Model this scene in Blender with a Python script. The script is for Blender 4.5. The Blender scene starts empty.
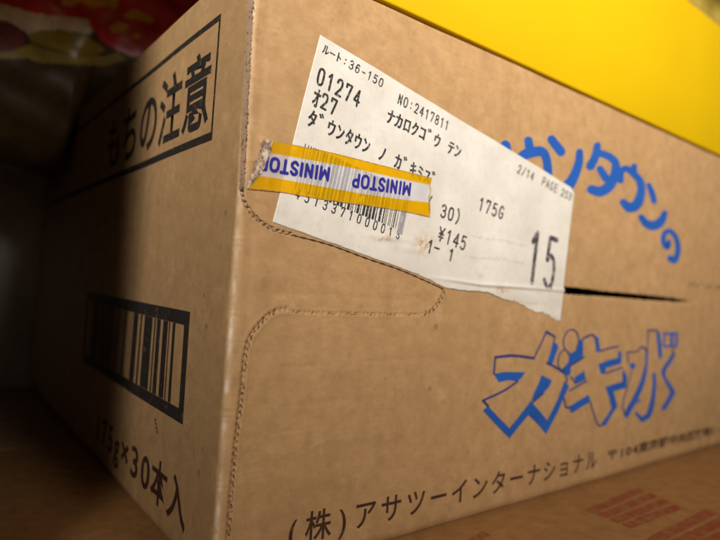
import bpy, bmesh, math, random
import numpy as np
from mathutils import Matrix, Vector

random.seed(7)
rng = np.random.default_rng(7)
SC = bpy.context.scene
COL = SC.collection

# ------------------------------------------------------------------ camera
# world axes: X along the printed front of the carton, Y into the shelf, Z up
CAM = np.array([-0.06319775, -0.13492166, 0.08041638])
R = np.array([[0.7908486534, -0.0658155926, -0.6084625832],
              [-0.6088322550, 0.0166045162, -0.7931251953],
              [0.0623032310, 0.9976936393, -0.0269389965]])
FPX = 573.19
cam = bpy.data.cameras.new('camera'); co = bpy.data.objects.new('camera', cam); COL.objects.link(co)
cam.sensor_width = 36.0; cam.lens = FPX / 720 * 36
cam.clip_start = 0.005; cam.clip_end = 20
M4 = Matrix([list(R[0]) + [CAM[0]], list(R[1]) + [CAM[1]], list(R[2]) + [CAM[2]], [0, 0, 0, 1]])
co.matrix_world = M4
cam.dof.use_dof = True; cam.dof.focus_distance = 0.165; cam.dof.aperture_fstop = 9.0
SC.camera = co

# ------------------------------------------------------------------ light
w = bpy.data.worlds.new('World'); SC.world = w; w.use_nodes = True
w.node_tree.nodes['Background'].inputs[0].default_value = (1.0, 0.72, 0.42, 1)
w.node_tree.nodes['Background'].inputs[1].default_value = 0.075


def lamp(name, loc, target, size, power, col, spread=180):
    l = bpy.data.lights.new(name, 'AREA'); l.shape = 'DISK'; l.size = size; l.energy = power; l.color = col
    l.spread = math.radians(spread)
    o = bpy.data.objects.new(name, l); COL.objects.link(o); o.location = loc
    o.rotation_euler = (Vector(target) - Vector(loc)).to_track_quat('-Z', 'Y').to_euler()
    return o


lamp('shop_ceiling_lamp', (-0.70, -0.847, 0.62), (0.08, 0, 0.30), 0.24, 1.24, (1.0, 0.935, 0.845), 29)
lamp('aisle_fill', (0.30, -1.2, 0.85), (0.18, 0, 0.36), 0.45, 0.50, (1.0, 0.925, 0.83), 34)  # soft fill added from the aisle side
lamp('warm_bounce_fill', (0.25, -0.7, -0.1), (0.12, 0, 0.0), 0.4, 0.42, (1.0, 0.56, 0.22))  # added fill imitating warm bounce off the carton below, no lamp there

SC.view_settings.view_transform = 'Standard'
SC.view_settings.look = 'None'
SC.view_settings.exposure = 0.0
SC.view_settings.gamma = 1.0

H = 0.1662          # carton height
DEPTH = 0.298
WIDTH = 0.46


# ------------------------------------------------------------------ pixel -> plane (traced points on the real planes)
def _ray(p):
    return R @ np.array([p[0] - 360.0, -(p[1] - 270.0), -FPX])


def F(p):
    r = _ray(p); s = -CAM[1] / r[1]; q = CAM + s * r
    return q[0], q[2]


def Lf(p):
    r = _ray(p); s = -CAM[0] / r[0]; q = CAM + s * r
    return q[1], q[2]


def G(p):
    r = _ray(p); s = -CAM[2] / r[2]; q = CAM + s * r
    return q[0], q[1]


def proj(P):
    c = (P - CAM) @ R
    return 360 + FPX * c[:, 0] / -c[:, 2], 270 - FPX * c[:, 1] / -c[:, 2]


# gentle waviness of the faces (shared by the board and everything printed on it)
def hf(x, z):
    return 0.00010 * np.sin(x * 95 + 1.0 + 20 * z) + 0.00009 * np.sin(z * 120 + x * 33 + .6) + 0.00006 * np.sin(x * 210 - z * 90)


def hl(y, z):
    return 0.00012 * np.sin(y * 80 + 2 + 14 * z) + 0.00008 * np.sin(z * 110 + y * 40)


# ------------------------------------------------------------------ node helpers
def mat(name, base=(0.5, 0.5, 0.5), rough=0.7, spec=0.3):
    m = bpy.data.materials.new(name); m.use_nodes = True
    nt = m.node_tree; b = nt.nodes['Principled BSDF']
    b.inputs['Base Color'].default_value = (*base, 1); b.inputs['Roughness'].default_value = rough
    b.inputs['Specular IOR Level'].default_value = spec
    return m, nt, b


def N(nt, t, **kw):
    n = nt.nodes.new(t)
    for k, v in kw.items(): setattr(n, k, v)
    return n


def noise(nt, scale, detail=4, rough=0.55, vec=None, stretch=None):
    tc = N(nt, 'ShaderNodeTexCoord'); mp = N(nt, 'ShaderNodeMapping')
    nt.links.new(tc.outputs['Object'], mp.inputs['Vector'])
    if stretch: mp.inputs['Scale'].default_value = stretch
    n = N(nt, 'ShaderNodeTexNoise'); n.inputs['Scale'].default_value = scale
    n.inputs['Detail'].default_value = detail; n.inputs['Roughness'].default_value = rough
    nt.links.new(mp.outputs[0], n.inputs['Vector'])
    return n.outputs['Fac']


def ramp(nt, fac, stops):
    r = N(nt, 'ShaderNodeValToRGB'); e = r.color_ramp.elements
    while len(e) < len(stops): e.new(0.5)
    for i, (p, c) in enumerate(stops):
        e[i].position = p; e[i].color = (*c, 1) if len(c) == 3 else c
    nt.links.new(fac, r.inputs[0]); return r.outputs[0]


def mix(nt, fac, a, b, mode='MIX'):
    m = N(nt, 'ShaderNodeMix', data_type='RGBA', blend_type=mode)
    for s, v in ((m.inputs[0], fac), (m.inputs[6], a), (m.inputs[7], b)):
        if isinstance(v, (int, float)): s.default_value = v
        elif isinstance(v, tuple): s.default_value = (*v, 1) if len(v) == 3 else v
        else: nt.links.new(v, s)
    return m.outputs[2]


def cardboard(name, tint=(0.445, 0.275, 0.130), dark=0.0):
    m, nt, b = mat(name, tint, 0.62, 0.35)
    t = np.array(tint)
    big = noise(nt, 16, 3, 0.6)
    c = ramp(nt, big, [(0.3, tuple(t * 0.90)), (0.72, tuple(np.minimum(t * 1.09, 1)))])
    mid = noise(nt, 160, 6, 0.62)
    c = mix(nt, ramp(nt, mid, [(0.40, (0, 0, 0)), (0.72, (0.75,) * 3)]), c, tuple(t * np.array([0.70, 0.66, 0.62])))
    pale = noise(nt, 75, 7, 0.68)
    c = mix(nt, ramp(nt, pale, [(0.56, (0, 0, 0)), (0.76, (0.60,) * 3)]), c, tuple(np.minimum(t * 1.3 + 0.05, 1)))
    # paper fibres lying along the board
    fib = noise(nt, 900, 3, 0.6, stretch=(0.35, 0.35, 1.0))
    c = mix(nt, ramp(nt, fib, [(0.40, (0, 0, 0)), (0.75, (0.42,) * 3)]), c, tuple(t * np.array([0.74, 0.70, 0.64])))
    fib2 = noise(nt, 1500, 2, 0.5)
    c = mix(nt, ramp(nt, fib2, [(0.60, (0, 0, 0)), (0.80, (0.30,) * 3)]), c, tuple(np.minimum(t * 1.4 + 0.03, 1)))
    # dark flecks
    tc = N(nt, 'ShaderNodeTexCoord'); v = N(nt, 'ShaderNodeTexVoronoi'); v.inputs['Scale'].default_value = 95
    v.inputs['Randomness'].default_value = 1
    nt.links.new(tc.outputs['Object'], v.inputs['Vector'])
    sep = N(nt, 'ShaderNodeSeparateColor'); nt.links.new(v.outputs['Color'], sep.inputs[0])
    th = N(nt, 'ShaderNodeMath', operation='MULTIPLY_ADD'); nt.links.new(sep.outputs[0], th.inputs[0])
    th.inputs[1].default_value = 0.20; th.inputs[2].default_value = -0.095
    ls = N(nt, 'ShaderNodeMath', operation='LESS_THAN'); nt.links.new(v.outputs['Distance'], ls.inputs[0]); nt.links.new(th.outputs[0], ls.inputs[1])
    fm = N(nt, 'ShaderNodeMath', operation='MULTIPLY'); nt.links.new(ls.outputs[0], fm.inputs[0]); fm.inputs[1].default_value = 0.45
    c = mix(nt, fm.outputs[0], c, tuple(t * 0.35))
    v2 = N(nt, 'ShaderNodeTexVoronoi'); v2.inputs['Scale'].default_value = 330
    nt.links.new(tc.outputs['Object'], v2.inputs['Vector'])
    s2 = N(nt, 'ShaderNodeSeparateColor'); nt.links.new(v2.outputs['Color'], s2.inputs[0])
    t2 = N(nt, 'ShaderNodeMath', operation='MULTIPLY_ADD'); nt.links.new(s2.outputs[1], t2.inputs[0])
    t2.inputs[1].default_value = 0.9; t2.inputs[2].default_value = -0.55
    l2 = N(nt, 'ShaderNodeMath', operation='LESS_THAN'); nt.links.new(v2.outputs['Distance'], l2.inputs[0]); nt.links.new(t2.outputs[0], l2.inputs[1])
    f2 = N(nt, 'ShaderNodeMath', operation='MULTIPLY'); nt.links.new(l2.outputs[0], f2.inputs[0]); f2.inputs[1].default_value = 0.22
    c = mix(nt, f2.outputs[0], c, tuple(t * 0.55))
    v3 = N(nt, 'ShaderNodeTexVoronoi'); v3.inputs['Scale'].default_value = 210
    nt.links.new(tc.outputs['Object'], v3.inputs['Vector'])
    s3 = N(nt, 'ShaderNodeSeparateColor'); nt.links.new(v3.outputs['Color'], s3.inputs[0])
    t3 = N(nt, 'ShaderNodeMath', operation='MULTIPLY_ADD'); nt.links.new(s3.outputs[2], t3.inputs[0])
    t3.inputs[1].default_value = 1.0; t3.inputs[2].default_value = -0.66
    l3 = N(nt, 'ShaderNodeMath', operation='LESS_THAN'); nt.links.new(v3.outputs['Distance'], l3.inputs[0]); nt.links.new(t3.outputs[0], l3.inputs[1])
    f3 = N(nt, 'ShaderNodeMath', operation='MULTIPLY'); nt.links.new(l3.outputs[0], f3.inputs[0]); f3.inputs[1].default_value = 0.07
    c = mix(nt, f3.outputs[0], c, tuple(np.minimum(t * 1.5 + .06, 1)))
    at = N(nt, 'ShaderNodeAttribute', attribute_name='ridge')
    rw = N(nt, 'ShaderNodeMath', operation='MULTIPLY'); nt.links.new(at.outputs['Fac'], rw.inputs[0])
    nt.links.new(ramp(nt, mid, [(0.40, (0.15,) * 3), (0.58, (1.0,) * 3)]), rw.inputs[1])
    c = mix(nt, rw.outputs[0], c, (0.68, 0.56, 0.43))  # pale worn corner paper that also paints in the bright corner highlight
    nt.links.new(c, b.inputs['Base Color'])
    # bump: fibres, mottling and faint vertical flutes
    bp = N(nt, 'ShaderNodeBump'); bp.inputs['Strength'].default_value = 0.30; bp.inputs['Distance'].default_value = 0.0004
    nt.links.new(mid, bp.inputs['Height'])
    bp2 = N(nt, 'ShaderNodeBump'); bp2.inputs['Strength'].default_value = 0.30; bp2.inputs['Distance'].default_value = 0.00015
    nt.links.new(fib, bp2.inputs['Height']); nt.links.new(bp.outputs[0], bp2.inputs['Normal'])
    nt.links.new(bp2.outputs[0], b.inputs['Normal'])
    rr = ramp(nt, mid, [(0.3, (0.50,) * 3), (0.7, (0.72,) * 3)]); nt.links.new(rr, b.inputs['Roughness'])
    return m


def ink(name, col, wear=0.55, under=(0.36, 0.21, 0.10), rough=0.6, lo=0.62, sc=420):
    m, nt, b = mat(name, col, rough, 0.3)
    n1 = noise(nt, sc, 5, 0.65)
    f = ramp(nt, n1, [(lo - 0.04, (0, 0, 0)), (lo + 0.13, (wear,) * 3)])
    n2 = noise(nt, 60, 3, 0.6)
    base = mix(nt, ramp(nt, n2, [(0.35, (0, 0, 0)), (0.7, (0.25,) * 3)]), col, tuple(min(1, c * 1.5 + 0.015) for c in col))
    nt.links.new(mix(nt, f, base, under), b.inputs['Base Color'])
    return m


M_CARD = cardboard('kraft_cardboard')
M_CARD2 = cardboard('lower_kraft_cardboard', (0.37, 0.185, 0.065))
M_CARD3 = cardboard('neighbour_cardboard', (0.30, 0.17, 0.085))
M_BLACK = ink('black_ink', (0.022, 0.018, 0.016), 0.6)
M_BROWNK = ink('dark_brown_ink', (0.045, 0.018, 0.012), 0.5)
M_FAINT = ink('faint_grey_ink', (0.06, 0.035, 0.02), 0.6)
M_BLUE = ink('blue_ink', (0.010, 0.082, 0.355), 0.45, (0.14, 0.13, 0.20))
M_NAVY = ink('thin_navy_ink', (0.022, 0.034, 0.16), 0.4)
M_RED = ink('red_print_ink', (0.30, 0.055, 0.022), 0.8, (0.33, 0.17, 0.07), lo=0.47, sc=260)
M_THERM = ink('thermal_black', (0.025, 0.022, 0.025), 0.75, (0.55, 0.52, 0.48), lo=0.60, sc=1100)
M_GHOST = ink('ghost_grey_ink', (0.27, 0.26, 0.25), 0.9, (0.64, 0.61, 0.56), lo=0.44, sc=900)
M_MEDTH = ink('faded_thermal_grey', (0.09, 0.085, 0.08), 0.7, (0.62, 0.60, 0.55), lo=0.56, sc=1000)
M_TORN = cardboard('torn_inner_paper', (0.27, 0.185, 0.115))
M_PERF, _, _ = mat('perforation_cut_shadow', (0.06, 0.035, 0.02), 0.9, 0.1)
M_FRAY = cardboard('frayed_fibre', (0.60, 0.42, 0.25))

# ------------------------------------------------------------------ mesh helpers
def obj(name, me, m, parent=None, smooth=True):
    o = bpy.data.objects.new(name, me); COL.objects.link(o)
    if m is not None and not me.materials: me.materials.append(m)
    if parent is not None: o.parent = parent
    if smooth: me.polygons.foreach_set('use_smooth', [True] * len(me.polygons))
    return o


def mesh(name, V, Fc):
    me = bpy.data.meshes.new(name); me.from_pydata([tuple(map(float, v)) for v in V], [], Fc); me.update(); return me


class Flat:
    """collects 2-D shapes (plane coordinates) and lays them on a surface"""
    def __init__(s): s.V = []; s.F = []; s.lift = []; s.k = 0
    def add(s, pts, faces):
        b = len(s.V); s.k = (s.k + 1) % 7
        s.V += [tuple(p) for p in pts]; s.lift += [s.k * 4e-6] * len(pts)
        s.F += [tuple(b + i for i in f) for f in faces]
    def poly(s, pts):
        from mathutils.geometry import tessellate_polygon
        t = tessellate_polygon([[Vector((p[0], p[1], 0)) for p in pts]])
        s.add(pts, t)
    def build(s, name, m, parent, surf):
        A = np.array(s.V); L = np.array(s.lift)
        P = surf(A[:, 0], A[:, 1], L)
        o = obj(name, mesh(name, P, s.F), m, parent)
        me = o.data
        bm = bmesh.new(); bm.from_mesh(me)
        for f in bm.faces:
            f.normal_update()
            if f.normal.dot(Vector(-P.mean(0) + CAM)) < 0: f.normal_flip()
        bm.to_mesh(me); bm.free()
        return o


def front_surf(off=0.00010):
    return lambda a, b, L: np.stack([a, -(hf(a, b) + off + L), b], 1)


def left_surf(off=0.00010):
    return lambda a, b, L: np.stack([-(hl(a, b) + off + L), a, b], 1)


def catmull(P, n=7):
    P = np.array(P, float)
    if len(P) < 3:
        return np.array([P[0] + (P[-1] - P[0]) * t for t in np.linspace(0, 1, n)])
    Q = np.vstack([2 * P[0] - P[1], P, 2 * P[-1] - P[-2]]); out = []
    for i in range(1, len(Q) - 2):
        for t in np.linspace(0, 1, n, endpoint=False):
            a, b, c, d = Q[i - 1:i + 3]
            out.append(0.5 * ((2 * b) + (c - a) * t + (2 * a - 5 * b + 4 * c - d) * t * t + (3 * b - a - 3 * c + d) * t ** 3))
    out.append(P[-1]); return np.array(out)


def stroke(fl, pts, m=F, n=7, smooth=True, cap=True, w=None):
    """pixel-traced pen stroke (x, y, width) -> ribbon on plane m"""
    P = np.array([(p[0], p[1], p[2] if len(p) > 2 else w) for p in pts], float)
    C = catmull(P, n) if smooth else P
    t = np.gradient(C[:, :2], axis=0); t /= np.linalg.norm(t, axis=1)[:, None] + 1e-9
    nn = np.stack([-t[:, 1], t[:, 0]], 1); h = C[:, 2:3] / 2
    A = C[:, :2] + nn * h; B = C[:, :2] - nn * h
    V = [m(p) for p in A] + [m(p) for p in B]; k = len(C)
    faces = [(i, i + 1, k + i + 1, k + i) for i in range(k - 1)]
    if cap:
        for e, sg in ((0, -1), (k - 1, 1)):
            a0 = len(V); c = C[e, :2]; ang = math.atan2(nn[e][1], nn[e][0])
            ring = [e]
            for j in range(1, 6):
                th = ang - sg * math.pi * j / 6
                V.append(m((c[0] + math.cos(th) * h[e][0], c[1] + math.sin(th) * h[e][0]))); ring.append(a0 + j - 1)
            ring.append(k + e)
            faces.append(tuple(ring))
    fl.add(V, faces)


def polyline(fl, pts, w, m=F):
    for a, b in zip(pts[:-1], pts[1:]):
        stroke(fl, [(*a, w), (*b, w)], m, 3)


def ppoly(fl, pts, m=F): fl.poly([m(p) for p in pts])


# ---- glyphs (Blender's own font), cached as triangles in em units
_gl = {}


def glyph(ch, bold=0.0, res=4):
    key = (ch, bold)
    if key in _gl: return _gl[key]
    c = bpy.data.curves.new('glyph', 'FONT'); c.body = ch; c.size = 1; c.offset = bold; c.resolution_u = res
    o = bpy.data.objects.new('glyph', c); COL.objects.link(o)
    dg = bpy.context.evaluated_depsgraph_get(); e = o.evaluated_get(dg); me = e.to_mesh()
    V = np.array([(v.co.x, v.co.y) for v in me.vertices]) if len(me.vertices) else np.zeros((0, 2))
    Fc = [tuple(p.vertices) for p in me.polygons]
    e.to_mesh_clear(); bpy.data.objects.remove(o); bpy.data.curves.remove(c)
    _gl[key] = (V, Fc); return _gl[key]


def adv(ch):
    o = ord(ch)
    if 0xFF61 <= o <= 0xFF9F: return 0.5
    if o > 0x2000: return 1.0
    return 0.62


def chars(fl, s, p0, p1, p2, m=F, cells=None, bold=0.0, squeeze=1.0, em=0.70):
    """monospaced writing: baseline from p0 to p1 (pixels), p2 = top of the capitals above p0"""
    a, b, c = (np.array(m(p)) for p in (p0, p1, p2))
    cells = cells or [1] * len(s); tot = sum(cells)
    u = (b - a) / tot; v = (c - a) / em
    x = 0
    for ch, w_ in zip(s, cells):
        if ch != ' ':
            V, Fc = glyph(ch, bold)
            if len(V):
                ad = adv(ch)
                if ad == 0.62:
                    lo, hi = V[:, 0].min(), V[:, 0].max(); mid = (lo + hi) / 2
                    sx = min(1 / 0.62, 0.92 / max(hi - lo, 1e-3)) if (hi - lo) > 0.35 else 1 / 0.62
                    gx = 0.5 + (V[:, 0] - mid) * sx
                else:
                    gx = V[:, 0] / ad
                gx = (gx - 0.5) * squeeze + 0.5
                P = a + np.outer(x + gx * w_, u) + np.outer(V[:, 1], v)
                fl.add(P.tolist(), Fc)
        x += w_


# ---- pen-stroke letters for the thermal printer and the tape: c = curve, l = straight segments
PEN = {
 '0': [('c', [(.5, 1), (.2, .93), (.08, .7), (.07, .3), (.2, .07), (.5, 0), (.8, .07), (.93, .3), (.92, .7), (.8, .93), (.5, 1)])],
 'O': [('c', [(.5, 1), (.2, .93), (.05, .7), (.05, .3), (.2, .07), (.5, 0), (.8, .07), (.95, .3), (.95, .7), (.8, .93), (.5, 1)])],
 '1': [('l', [(.2, .8), (.55, 1), (.55, 0)])],
 '2': [('c', [(.08, .75), (.2, .94), (.5, 1), (.8, .94), (.9, .75), (.8, .5), (.45, .25), (.08, 0)]), ('l', [(.08, 0), (.93, 0)])],
 '3': [('c', [(.1, .85), (.3, .98), (.65, .98), (.88, .78), (.72, .57), (.4, .53)]), ('c', [(.4, .53), (.75, .5), (.93, .28), (.75, .05), (.4, 0), (.07, .16)])],
 '4': [('l', [(.72, 0), (.72, 1), (.05, .3), (.97, .3)])],
 '5': [('l', [(.87, 1), (.2, 1), (.13, .54)]), ('c', [(.13, .54), (.45, .64), (.8, .55), (.93, .3), (.75, .05), (.42, 0), (.07, .12)])],
 '6': [('c', [(.85, .88), (.55, 1), (.2, .85), (.08, .4), (.2, .07), (.5, 0), (.82, .08), (.93, .32), (.8, .55), (.5, .62), (.14, .45)])],
 '7': [('l', [(.08, .8), (.08, 1), (.93, 1), (.42, 0)])],
 '8': [('c', [(.5, .54), (.16, .66), (.16, .9), (.5, 1), (.84, .9), (.84, .66), (.5, .54), (.12, .42), (.07, .14), (.5, 0), (.93, .14), (.88, .42), (.5, .54)])],
 'G': [('c', [(.9, .82), (.6, 1), (.2, .88), (.06, .5), (.2, .1), (.55, 0), (.9, .14)]), ('l', [(.9, .14), (.92, .45), (.55, .45)])],
 'N': [('l', [(.1, 0), (.1, 1), (.9, 0), (.9, 1)])],
 'M': [('l', [(.02, 0), (.02, 1), (.5, .25), (.98, 1), (.98, 0)])],
 'I': [('l', [(.5, 0), (.5, 1)])],
 'T': [('l', [(0, 1), (1, 1)]), ('l', [(.5, 1), (.5, 0)])],
 'P': [('l', [(.1, 0), (.1, 1)]), ('c', [(.1, 1), (.6, 1), (.92, .88), (.92, .6), (.6, .47), (.1, .47)])],
 'A': [('l', [(.05, 0), (.5, 1), (.95, 0)]), ('l', [(.22, .35), (.78, .35)])],
 'E': [('l', [(.9, 1), (.12, 1), (.12, 0), (.92, 0)]), ('l', [(.12, .52), (.8, .52)])],
 'S': [('c', [(.9, .82), (.6, 1), (.2, .95), (.1, .74), (.4, .55), (.8, .42), (.9, .2), (.6, .01), (.3, .01), (.07, .17)])],
 '-': [('l', [(.1, .45), (.85, .45)])],
 ':': [('l', [(.5, .68), (.5, .76)]), ('l', [(.5, .16), (.5, .24)])],
 '/': [('l', [(.1, -.05), (.9, 1.05)])],
 '(': [('c', [(.75, 1.12), (.45, .85), (.32, .5), (.45, .15), (.75, -.12)])],
 ')': [('c', [(.25, 1.12), (.55, .85), (.68, .5), (.55, .15), (.25, -.12)])],
 '¥': [('l', [(.05, 1), (.5, .55), (.95, 1)]), ('l', [(.5, .55), (.5, 0)]), ('l', [(.12, .52), (.88, .52)]), ('l', [(.12, .28), (.88, .28)])],
}


def pen(fl, s, p0, p1, p2, wd=0.00035, m=F, cells=None, fill=.66):
    """pen-drawn writing: baseline p0-p1, cap top p2 above p0 (pixels); wd = stroke width in metres"""
    a, b, c = (np.array(m(p)) for p in (p0, p1, p2))
    cells = cells or [1] * len(s); u = (b - a) / sum(cells); v = c - a; x = 0
    iden = lambda q: (float(q[0]), float(q[1]))
    for ch, cw_ in zip(s, cells):
        for ty, P in PEN.get(ch, []):
            Q_ = [a + u * (x + cw_ * (.5 + (px - .5) * fill)) + v * py for px, py in P]
            if ty == 'c': stroke(fl, [(q[0], q[1], wd) for q in Q_], iden, 5)
            else:
                for q0, q1 in zip(Q_[:-1], Q_[1:]): stroke(fl, [(q0[0], q0[1], wd), (q1[0], q1[1], wd)], iden, 3)
        x += cw_


# ------------------------------------------------------------------ tagging
def tag(o, label=None, cat=None, group=None, kind=None):
    if label: o['label'] = label
    if cat: o['category'] = cat
    if group: o['group'] = group
    if kind: o['kind'] = kind
    return o


def empty(name, loc=(0, 0, 0)):
    o = bpy.data.objects.new(name, None); COL.objects.link(o); o.location = loc; o.empty_display_size = 0.05
    return o


def box_mesh(name, lo, hi, bev=0.0015, seg=3):
    bm = bmesh.new(); bmesh.ops.create_cube(bm, size=1)
    for v in bm.verts:
        v.co = Vector([(lo[i] + hi[i]) / 2 + v.co[i] * (hi[i] - lo[i]) for i in range(3)])
    if bev: bmesh.ops.bevel(bm, geom=list(bm.edges), offset=bev, segments=seg, profile=0.5, affect='EDGES')
    me = bpy.data.meshes.new(name); bm.to_mesh(me); bm.free(); return me


# ------------------------------------------------------------------ perforation paths (pixels)
PATH_TORN = [(251.5, -40), (250.5, 0), (247.5, 60), (244.5, 110), (242.5, 160), (241.5, 190)]
PATH_TOP = [(241, 188), (244.5, 202), (252, 213), (263, 223), (276, 230), (292, 234)]
PATH_LAB = [(292, 235), (330, 245), (365, 258), (400, 270), (430, 283), (443, 289)]
PATH_MID = [(444, 290), (440, 300), (433, 309), (423, 314), (400, 314.5), (350, 313.5), (305, 312.5), (287, 311)]
PATH_LOW = [(287, 309), (276, 311), (264, 319), (251, 335), (246, 350), (243.6, 367), (241.7, 389), (239, 414), (235, 451), (231.5, 488), (227.5, 540), (223, 590)]
PATH_R = [(688, 284), (705, 286), (722, 287), (760, 289)]


def plane_path(P, n=10):
    return np.array([F(p) for p in catmull(P, n)])


def dist_path(X, Z, pts):
    best = np.full(X.shape, 9.0); arc = np.zeros(X.shape); s = 0
    for a, b in zip(pts[:-1], pts[1:]):
        d = b - a; L = np.hypot(*d)
        t = np.clip(((X - a[0]) * d[0] + (Z - a[1]) * d[1]) / (L * L + 1e-15), 0, 1)
        dd = np.hypot(X - a[0] - t * d[0], Z - a[1] - t * d[1])
        k = dd < best; best[k] = dd[k]; arc[k] = (s + t * L)[k]; s += L
    return best, arc


def wob(n, seed, k=9):
    r = np.random.default_rng(seed); t = np.linspace(0, 1, n); o = np.zeros(n)
    for i in range(1, k): o += r.normal() / i ** .6 * np.sin(2 * math.pi * (i * 2.7 * t + r.random()))
    return o


# ================================================================== THE SHELF AND THE CARTONS BELOW
m_shelf, nt, b = mat('dark_shelf_metal', (0.10, 0.095, 0.085), 0.5, 0.4)
nt.links.new(ramp(nt, noise(nt, 40, 5), [(0.3, (0.07, 0.066, 0.06)), (0.7, (0.13, 0.12, 0.11))]), b.inputs['Base Color'])
tag(obj('shelf_floor', box_mesh('shelf_floor', (-1.2, -0.5, -0.21), (1.4, 0.40, -0.19), 0.003), m_shelf), kind='structure')
m_wall, nt, b = mat('grey_back_panel', (0.22, 0.21, 0.19), 0.6, 0.3)
nt.links.new(ramp(nt, noise(nt, 25, 6, 0.7), [(0.3, (0.42, 0.41, 0.38)), (0.7, (0.62, 0.60, 0.56))]), b.inputs['Base Color'])
tag(obj('back_wall', box_mesh('back_wall', (-1.2, 0.303, -0.19), (1.4, 0.315, 0.60), 0.0), m_wall), kind='structure')
tag(obj('unseen_shelf_above', box_mesh('unseen_shelf_above', (-1.2, -0.06, 0.288), (1.4, 0.302, 0.306), 0.002), m_shelf), kind='structure')  # unseen shelf, lowered and brought forward to keep light off the bag


def carton_with_flaps(name, lo, hi, m, label, seam=None):
    """closed carton: four walls + two top flaps meeting at a seam"""
    t = empty(name, ((lo[0] + hi[0]) / 2, (lo[1] + hi[1]) / 2, lo[2]))
    tag(t, label, 'carton')
    off = Vector(t.location)
    def part(n, a, b_, bev=0.001):
        me = box_mesh(n, a, b_, bev)
        o = obj(n, me, m, t); o.matrix_parent_inverse = Matrix.Translation(-off)
        return o
    part('body', lo, (hi[0], hi[1], hi[2] - 0.0032))
    my = seam if seam is not None else (lo[1] + hi[1]) / 2
    part('top_flap', (lo[0], lo[1], hi[2] - 0.003), (hi[0], my - 0.0004, hi[2]), 0.0009)
    part('top_flap', (lo[0], my + 0.0004, hi[2] - 0.003), (hi[0], hi[1], hi[2]), 0.0009)
    return t, off


lc, off = carton_with_flaps('cardboard_carton', (-0.33, -0.215, -0.188), (0.62, 0.1545, -0.0002), M_CARD2,
                            'brown kraft carton with red printed bars lying under the blue lettered box', -0.10)
# red bars printed on its lid, each a row of close set little strokes
fl = Flat()


def bar_row(a, b_, th, seed):
    """jagged bar between floor pixels a and b"""
    rr = np.random.default_rng(seed)
    A = np.array(G(a)); B = np.array(G(b_)); d = B - A; L = np.hypot(*d); u = d / L; v = np.array([-u[1], u[0]])
    n = int(L / 0.0016)
    for i in range(n):
        s0 = i * L / n; s1 = s0 + L / n * 0.93
        w0 = th * (0.42 + 0.12 * rr.random()); w1 = th * (0.42 + 0.12 * rr.random())
        fl.add([A + u * s0 - v * w0, A + u * s1 - v * w0 * .95, A + u * s1 + v * w1, A + u * s0 + v * w1 * .97], [(0, 1, 2, 3)])


def lid_print():
    o = fl.build('red_print', M_RED, lc, lambda a, b_, L: np.stack([a, b_, np.full(len(a), 0.00002) + L], 1))
    o.matrix_parent_inverse = Matrix.Translation(-off)


for i in range(4):
    bar_row((590 + 12.2 * i, 511 + 5.0 * i), (642 + 12.4 * i, 489 + 5.6 * i), 0.0040, i)
lid_print(); fl = Flat()
for i in range(4):
    bar_row((652 + 15 * i, 541 + 6.5 * i), (712 + 15 * i, 511 + 7.5 * i), 0.0044, 10 + i)
lid_print(); fl = Flat()
bar_row((473, 541), (486, 533), 0.0035, 20); lid_print(); fl = Flat()
q_ = G((78, 493)); fl.add([(q_[0] + .0011 * math.cos(a), q_[1] + .0014 * math.sin(a)) for a in np.linspace(0, 6.28, 9)[:-1]], [tuple(range(8))])
lid_print()

rc, _ = carton_with_flaps('cardboard_carton', (-0.33, 0.1600, -0.188), (0.62, 0.3015, -0.0015), M_CARD3,
                          'plain brown carton lying behind a narrow gap at the back of the shelf')
nc, _ = carton_with_flaps('unseen_shadow_carton', (-0.33, -0.012, 0.0006), (-0.0745, 0.29, 0.275), cardboard('dark_board', (0.06, 0.045, 0.03)),  # out of view, added to cast the left-face shadow; dark to cut bounce
                          'unseen tall dark brown carton added left of the blue lettered box to shade its side')

# ================================================================== THE CARTON
box = empty('printed_carton', (0, 0, 0))
tag(box, 'brown cardboard box with blue Japanese lettering, white shipping label and striped tape', 'cardboard box')

# ---- board wrapped round the corner as one dense sheet
left_t = -np.concatenate([[DEPTH - 0.002], np.linspace(DEPTH - 0.004, 0.03, 130, endpoint=False), np.linspace(0.03, 0.0036, 90)])
front_t = np.concatenate([np.linspace(0.0036, 0.05, 260), 0.05 + (np.linspace(0, 1, 420)[1:] ** 1.35) * 0.26, np.linspace(0.31, WIDTH - 0.003, 50)[1:]])
arc_t = np.linspace(-0.0036, 0.0036, 34)[1:-1]
T = np.concatenate([left_t, arc_t, front_t])
rb = 0.0013
Zr = np.concatenate([rb * (1 - np.cos(np.linspace(0, math.pi / 2, 7))), np.linspace(rb, H - rb, 500)[1:-1], H - rb * (1 - np.cos(np.linspace(math.pi / 2, 0, 7)))])
TT, ZZ = np.meshgrid(T, Zr)
# corner radius wanders along the edge
rad = 0.0024 + 0.00022 * np.sin(ZZ * 160 + 1) + 0.00016 * np.sin(ZZ * 410 + 2) + 0.00010 * np.sin(ZZ * 900)
sc_ = 0.0036
dent = 0.0006 * np.exp(-((ZZ - 0.0705) / 0.004) ** 2) + 0.00035 * np.exp(-((ZZ - 0.031) / 0.003) ** 2) + 0.0004 * np.exp(-((ZZ - 0.122) / 0.0025) ** 2)
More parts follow.
